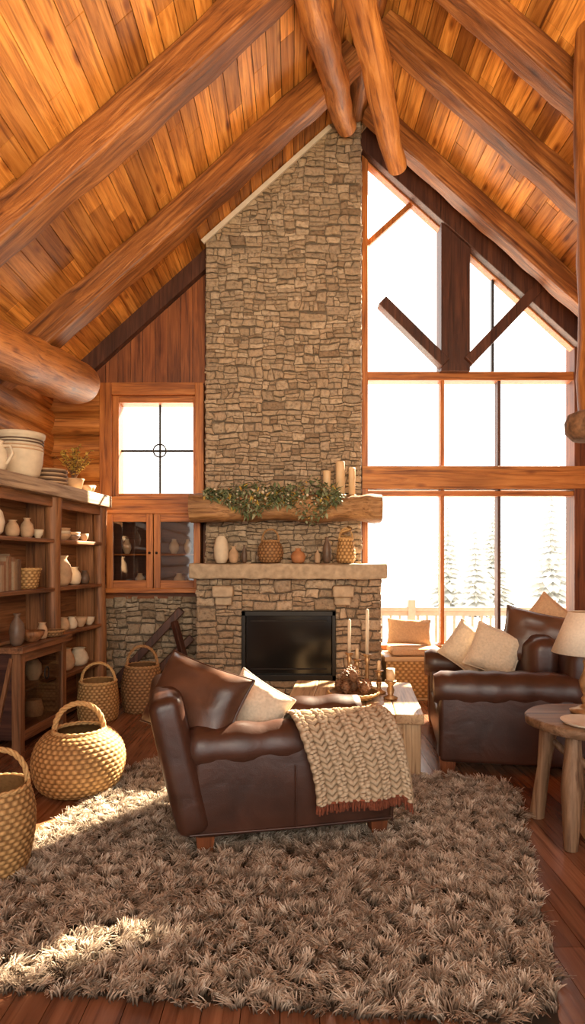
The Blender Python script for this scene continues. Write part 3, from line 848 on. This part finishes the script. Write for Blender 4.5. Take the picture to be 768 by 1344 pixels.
def pitcher(b):
    vase(.075,.24,M_pale,.5)(b); b.tube([(.04,-.0,.2),(.10,0,.2),(.12,0,.14),(.07,0,.06)],.012,M_pale,8)
onshelf('ceramic_pitcher',.16,-.06,2.19,pitcher)
def leaf(b,c,L,w,mat,dirv=None):
    d=Vector(dirv) if dirv else Vector((random.uniform(-1,1),random.uniform(-1,1),random.uniform(-.4,.9)))
    d.normalize(); s=d.cross(Vector((random.uniform(-.3,.3),random.uniform(-.3,.3),1)))
    if s.length<.1: s=Vector((1,0,0))
    s.normalize(); n=s.cross(d); c=Vector(c)
    b.add([c,c+d*L*.4+s*w,c+d*L*.45+n*w*.35,c+d*L*.4-s*w,c+d*L-n*w*.4],[(0,1,2),(0,2,3),(1,4,2),(2,4,3)],mat,True)
def plant(b,mat,n,h,r,pot=True):
    if pot: b.lathe([(r*.5,0),(r*.7,h*.25),(r*.75,h*.27),(r*.6,h*.26)],(0,0,0),M_clay,20)
    for i in range(n):
        a=random.random()*2*pi; q=random.random(); hh=h*random.uniform(.5,1); rr=r*1.5*q
        p0=(0,0,h*.22); p2=(rr*math.cos(a),rr*math.sin(a),hh); p1=(p2[0]*.4,p2[1]*.4,hh*.7)
        b.tube([p0,p1,p2],.0025,M_twig,5)
        for t in (.2,.4,.6,.8,1.0,1.0):
            c=Vector(vlerp(p1,p2,t)); leaf(b,c,random.uniform(.035,.06),.016,mat)
onshelf('dried_leaf_plant',1.50,-.10,2.19,lambda b:plant(b,M_leafY,44,.44,.14))
onshelf('small_clay_pot',1.80,-.08,2.19,bowl(.07,.09,M_clay))
onshelf('small_clay_pot',1.66,-.04,2.19,bowl(.06,.07,M_clay))
for (nm,y,x,z,f) in (
 ('clay_vase',.14,-.10,1.69,vase(.095,.27,M_pale,.45)),('clay_vase',.42,-.10,1.69,vase(.06,.14,M_clay,.5)),('clay_vase',.64,-.10,1.69,vase(.06,.17,M_clay,.4)),('clay_cup',.82,-.10,1.69,bowl(.05,.08,M_pale)),
 ('bowl_stack',1.25,-.10,1.69,bowls(3,.085,M_clay,M_pale)),('bowl_stack',1.50,-.1,1.69,bowls(2,.065,M_dkpot,M_clay)),('clay_cup',1.72,-.1,1.69,bowl(.05,.08,M_clay)),
 ('clay_vase',1.28,-.12,1.25,vase(.105,.29,M_clay,.5)),('clay_vase',1.55,-.12,1.25,vase(.07,.18,M_pale,.5)),('clay_vase',1.78,-.12,1.25,vase(.055,.14,M_dkpot,.5)),
 ('clay_cup',1.25,-.08,.82,vase(.06,.13,M_clay,.6)),('clay_cup',1.42,-.08,.82,vase(.055,.12,M_pale,.6)),('clay_cup',1.6,-.08,.82,bowl(.07,.1,M_clay)),('clay_cup',1.8,-.08,.82,bowl(.06,.08,M_pale)),
 ('clay_pot',1.35,-.12,.42,vase(.10,.22,M_clay,.6)),('clay_pot',1.65,-.12,.42,vase(.10,.18,M_pale,.6))):
    onshelf(nm,y,x,z,f)
def books(b):
    y=0
    while y<.42:
        w=random.uniform(.02,.04); h=random.uniform(.2,.30); b.box2((-.1,y,0),(.08+random.uniform(-.02,.02),y+w-.002,h),M_book); y+=w
onshelf('shelf_books',.05,-.14,1.25,books)
def sbasket(b): woven(b,[(.06,0),(.08,.01),(.095,.08),(.11,.17)],8,14,.007,M_wick)
onshelf('small_woven_basket',.68,-.12,1.25,sbasket)

# ------------------------------------------------------------------ console cabinet
MCn=T((-2.10,4.70,0))@R(-5,'Z')
b=MB(); Lc=.78; dc=.42; h=.83
b.box2((-dc-.03,-.04,h-.05),(.04,Lc+.03,h),M_shY)
for y in (0,Lc-.07):
    for x in (-dc,-.07): b.box2((x,y,0),(x+.07,y+.07,h-.05),M_shZ)
b.box2((-dc,.02,.10),(-.02,Lc-.02,.15),M_shY); b.box2((-dc,0,.08),(-dc+.02,Lc,h-.05),M_shY)
b.box2((-dc+.05,.015,.10),(-.05,.035,h-.05),M_dkX); b.box2((-dc+.05,Lc-.035,.10),(-.05,Lc-.015,h-.05),M_shX)
b.box2((-.05,.07,h-.13),(-.005,Lc-.07,h-.05),M_shY); b.box2((-.05,.07,.08),(-.005,Lc-.07,.16),M_shY)
b.box2((-dc+.04,.05,.44),(-.06,Lc-.05,.46),M_shY)
b.add([(-.02,.07,.15),(-.02,Lc-.07,.15),(-.02,Lc-.07,h-.12),(-.02,.07,h-.12)],[(0,1,2,3)],M_dkglass)
b.beam((-.2,.012,.15),(-.36,.012,.74),.05,.03,M_shZ); b.beam((-.2,.012,.15),(-.07,.012,.74),.05,.03,M_shZ)
b.tube([(.015,Lc/2-.0+.035*math.cos(a*pi/10),.56+.05*math.sin(a*pi/10)) for a in range(20)],.006,M_iron,6,closed=True)
for y,r in ((.22,.06),(.58,.07)): b.lathe([(r*.6,0),(r,.06),(r*.9,.14),(r*.5,.18)],(-.2,y,.46),M_pale,18); b.lathe([(r,0),(r*1.2,.06),(r*.9,.14)],(-.2,y,.15),M_clay,18)
b.obj('glass_door_console',MCn,bevel=.006)
def oncon(name,x,y,f): b=MB(); f(b); b.obj(name,MCn@T((x,y,.831)))
oncon('clay_jug',-.06,.06,vase(.06,.25,M_dkpot,.35)); oncon('wooden_bowl',-.06,.29,bowl(.10,.09,M_shZ)); oncon('clay_cup',-.06,.46,vase(.045,.14,M_clay,.6))
def tray(b): woven(b,[(.05,0),(.08,.01),(.10,.05)],4,18,.006,M_wick2)
oncon('small_woven_basket',-.06,.64,tray)

# ------------------------------------------------------------------ mantel decor
def garland():
    b=MB()
    for s in range(9):
        x0=-.92+s*.165; pts=[]
        for i in range(6): pts.append((x0+i*.07,6.42-.03*random.random(),2.20-.012*i*i*.3+.03*random.uniform(-1,1)-(.05 if s in(3,4,5) else 0)))
        b.tube(pts,.004,M_twig,5)
    for i in range(1700):
        t=random.random(); x=-.92+t*1.42
        env=.040+.04*math.sin(t*pi)**.5+(.12*math.exp(-((x+.45)/.18)**2))+(.18*math.exp(-((x-.20)/.2)**2))
        z=2.20+random.uniform(-1.0,.50)*env*1.25; y=6.40+random.uniform(-.08,.08)
        if z<2.18: y=min(y,6.345)
        leaf(b,(x,y,z),random.uniform(.04,.10),random.uniform(.008,.019),M_leafY if random.random()<.10 else M_leaf,(random.uniform(-1,1),random.uniform(-1,.2),random.uniform(-.9,.5)))
    for i in range(46):
        m=random.choice((M_pale,M_terra,M_pale)); s=random.uniform(.8,1.3)
        b.lathe([(.001,-.012*s),(.009*s,-.008*s),(.013*s,0),(.009*s,.008*s),(.001,.012*s)],(random.uniform(-.85,.48),6.325+random.uniform(0,.01),2.17+random.uniform(-.10,.07)),m,10)
    b.obj('leaf_garland')
garland()
for (x,r,hh) in ((.37,.042,.28),(.515,.050,.38),(.64,.036,.31)):
    b=MB(); b.lathe([(r*1.25,0),(r*1.25,.02),(r*1.02,.022)],(0,0,0),M_brass,24); b.lathe([(r,.022),(r,hh-.01),(r*.9,hh),(r*.5,hh-.012)],(0,0,0),M_candle,24); b.tube([(0,0,hh-.012),(0,.002,hh+.015)],.002,M_iron,5)
    b.obj('pillar_candle',T((x,6.56,2.18)))
ZM=1.466
def put(name,x,y,z,f): b=MB(); f(b); b.obj(name,T((x,y,z)))
put('textured_vase',-.76,6.5,ZM,lambda b:b.lathe([(.05,0),(.075,.06),(.08,.16),(.06,.25),(.045,.28),(.05,.29),(.035,.27)],(0,0,0),M_pale,32,fn=lambda a,z:1+.05*math.cos(14*a+z*90)))
put('small_bottle_vase',-.63,6.52,ZM,vase(.055,.18,M_clay,.4)); put('small_bottle_vase',-.52,6.58,ZM,vase(.03,.2,M_dkpot,.4))
def bpot(b):
    woven(b,[(.07,0),(.11,.02),(.135,.10),(.12,.19),(.08,.235)],9,18,.008,M_wick2); handle(b,.09,.22,.36,.010,M_wick2,0)
put('handled_wicker_jar',-.235,6.5,ZM,bpot)
put('terracotta_bud_vase',.06,6.5,ZM,vase(.08,.16,M_terra,.35,.45))
put('small_bottle_vase',.37,6.55,ZM,vase(.05,.28,M_dkpot,.35)); put('small_bottle_vase',.27,6.6,ZM,vase(.035,.14,M_clay,.35))
def lantern(b):
    woven(b,[(.06,0),(.09,.02),(.10,.10),(.085,.19),(.075,.26)],8,14,.008,M_wick); 
    for i in range(3): b.tube([(.06*math.cos(i*2+k*.5),.06*math.sin(i*2+k*.5),.26+.03*i+.01*k) for k in range(8)],.012,M_wick,6)
    handle(b,.075,.25,.37,.009,M_wick,.3)
put('wicker_lantern',.57,6.5,ZM,lantern)

# ------------------------------------------------------------------ table decor
ZT=.451
def pct(b):
    woven(b,[(.10,0),(.15,.01),(.18,.03),(.19,.05)],5,26,.008,M_wick)
    for (x,y,z,s) in ((-.06,-.03,.07,1.2),(.08,-.05,.07,1.1),(.01,.07,.07,1.2),(.0,-.0,.15,1.3),(-.1,.06,.07,.9),(.11,.05,.07,.9),(-.05,.04,.13,1.1)):
        b.lathe([(.01,0),(.03,.02),(.038,.05),(.028,.08),(.005,.1)],(x,y,z-.03),M_cone,10)
        for k in range(60):
            t=k/60; a=k*2.4; r=.042*s*math.sin(pi*(.12+.8*t)); zz=z-.035+.105*t*s
            c,s_=math.cos(a),math.sin(a); w=.012
            b.add([(x+r*.5*c,y+r*.5*s_,zz),(x+r*c-w*s_,y+r*s_+w*c,zz+.006),(x+r*1.15*c,y+r*1.15*s_,zz+.014),(x+r*c+w*s_,y+r*s_-w*c,zz+.006)],[(0,1,2,3)],M_cone,False)
put('pinecone_basket',.46,4.62,ZT,pct)
def cstick(hh,ch):
    def f(b):
        b.lathe([(.055,0),(.058,.012),(.03,.03),(.014,.05),(.022,.08),(.012,.11),(.018,hh*.5),(.012,hh*.7),(.024,hh*.86),(.014,hh*.9),(.036,hh*.97),(.034,hh),(.015,hh)],(0,0,0),M_brass,24)
        b.lathe([(.015,hh-.002),(.013,hh+ch),(.003,hh+ch+.01)],(0,0,0),M_pale if ch>.2 else M_candle,16)
    return f
put('candlestick',.46,4.94,ZT,cstick(.30,.26)); put('candlestick',.61,4.98,ZT,cstick(.28,.36)); put('candlestick',.54,5.10,ZT,cstick(.22,.08))
put('candlestick',.68,4.80,ZT,cstick(.18,.07))
put('candlestick',.74,4.60,ZT,lambda b:(b.lathe([(.05,0),(.055,.015),(.02,.03),(.03,.07),(.018,.1),(.045,.13),(.045,.14)],(0,0,0),M_brass,24),b.lathe([(.032,.14),(.032,.23),(.01,.225)],(0,0,0),M_candle,20)))

# ------------------------------------------------------------------ window seat
b=MB()
def wbox(b,x0,x1,y0,z0,z1,mat):
    nx,nz=110,60; vs=[];fs=[];rr=[]
    for i in range(nz+1):
        for j in range(nx+1):
            u=j/nx;v=i/nz; k=v*12; e=abs(math.sin(pi*k))**.6; w=.5+.5*math.cos(2*pi*u*12+pi*int(k))
            vs.append((x0+(x1-x0)*u,y0-.012*e*w,z0+(z1-z0)*v)); rr.append(.15+.8*e*w)
    for i in range(nz):
        for j in range(nx): a=i*(nx+1)+j; fs.append((a,a+1,a+nx+2,a+nx+1))
    b.add(vs,fs,mat,True,None,rr)
wbox(b,1.0,1.72,6.5,.03,.42,M_wick); b.box2((1.0,6.505,.0),(1.72,6.99,.42),M_tbX); b.box2((.98,6.47,.42),(1.76,6.98,.47),M_tbX)
b.obj('window_seat_chest',bevel=.006)
b=MB(); b.rbox((1.34,6.70,.510),(.56,.40,.07),.033,M_tan,bulge=(0,0,.01)); b.obj('seat_cushion')
pil('linen_throw_pillow',(1.30,6.80,.70),0,-18,3,.48,.28,.14,M_tan)

# ------------------------------------------------------------------ side table + lamp + logs
b=MB()
b.lathe([(.29,-.055),(.325,-.05),(.33,-.01),(.32,0),(.0,0)],(0,0,.635),M_side,48,fn=lambda a,z:1+.02*math.sin(3*a)+.012*math.sin(7*a))
for a in (225,315,45,135):
    c,s_=math.cos(math.radians(a)),math.sin(math.radians(a))
    b.tube([(.29*c,.29*s_,0),(.26*c,.26*s_,.3),(.22*c,.22*s_,.585)],[.044,.036,.044],M_sideZ,16,nz=.03,nf=8)
b.tube([(-.19,-.19,.12),(.18,.18,.50)],.020,M_sideZ,10); b.tube([(.19,-.19,.12),(-.18,.18,.50)],.020,M_sideZ,10)
b.tube([(-.19,-.19,.5),(.19,-.19,.15)],.022,M_sideZ,10)
b.obj('round_side_table',T((1.64,3.36,0)))
b=MB()
b.lathe([(.085,0),(.09,.015),(.05,.03),(.02,.05),(.03,.08),(.016,.10),(.034,.14),(.04,.18),(.02,.23),(.014,.27),(.022,.29),(.010,.31),(.010,.40)],(0,0,0),M_brass,28)
nn=40;vs=[];fs=[]
for (r,z) in ((.185,.34),(.095,.57),(.09,.57),(.18,.34)):
    for j in range(nn): a=2*pi*j/nn; vs.append((r*math.cos(a),r*math.sin(a),z))
for i in range(4):
    for j in range(nn): k=(j+1)%nn; i2=(i+1)%4; fs.append((i*nn+j,i*nn+k,i2*nn+k,i2*nn+j))
b.add(vs,fs,M_shade,True); b.lathe([(.01,.38),(.03,.42),(.025,.47),(.01,.49)],(0,0,0),M_candle,16); b.tube([(-.09,0,.57),(.09,0,.57)],.004,M_brass,6); b.tube([(0,0,.40),(0,0,.60)],.004,M_brass,6)
b.obj('table_lamp',T((1.66,3.44,.637)))
b=MB(); b.lathe([(.08,0),(.12,.006),(.135,.02),(.13,.02),(.1,.012)],(0,0,0),M_pale,32); b.obj('ceramic_plate',T((1.55,3.20,.637)))
b=MB()
for (y,z,r) in ((3.25,.082,.075),(3.40,.077,.07),(3.32,.215,.072),(3.36,.34,.06)):
    b.tube([(1.56,y,z),(1.70,y+.004,z+.003),(1.88,y,z)],[r,r*1.03,r],M_bark,14,nz=.02,endmat=M_end)
b.obj('firewood_stack')
b=MB(); b.box2((1.8,7.06,0),(XR,7.12,.12),M_redX); b.obj('baseboard_back')

# ------------------------------------------------------------------ lights
w=bpy.data.worlds.new('world'); bpy.context.scene.world=w; w.use_nodes=True
bg=w.node_tree.nodes['Background']; bg.inputs[0].default_value=(1,.962,.91,1); bg.inputs[1].default_value=2.5
def light(name,typ,loc,energy,color,size=1,tgt=None,**k):
    l=bpy.data.lights.new(name,typ); l.energy=energy; l.color=color
    if typ=='AREA':
        l.shape='RECTANGLE'; l.size=size; l.size_y=k.get('sy',size)
        if 'spread' in k: l.spread=math.radians(k['spread'])
    if typ=='SUN': l.angle=math.radians(1.2)
    if typ=='POINT': l.shadow_soft_size=size
    o=bpy.data.objects.new(name,l); o.location=loc; bpy.context.scene.collection.objects.link(o)
    if tgt is not None: o.rotation_euler=(Vector(tgt)-Vector(loc)).to_track_quat('-Z','Y').to_euler()
    return o
light('sun','SUN',(8,12,8),40,(1,.82,.58),tgt=(8-.74,12-1,8-.84))
light('ceiling_fill_light','AREA',(.4,.5,2.5),150,(1,.72,.39),1.6,tgt=(.1,4.6,5.6),spread=130)  # added fill, out of view, brightens the ceiling; no real fixture
light('room_fill_light','POINT',(-.2,-1.0,2.4),85,(1,.84,.62),.6)  # added warm fill behind the camera, not an actual lamp

# ------------------------------------------------------------------ camera
cam=bpy.data.cameras.new('camera'); co=bpy.data.objects.new('camera',cam); bpy.context.scene.collection.objects.link(co)
co.location=(0,0,1.5); co.rotation_euler=(math.radians(90),0,0)
cam.sensor_fit='VERTICAL'; cam.sensor_height=36; cam.sensor_width=36*768/1344; cam.lens=800/1344*36; cam.shift_y=63/1344
cam.clip_end=300
bpy.context.scene.camera=co
vs_=bpy.context.scene.view_settings; vs_.view_transform='Standard'; vs_.look='None'; vs_.exposure=0.38
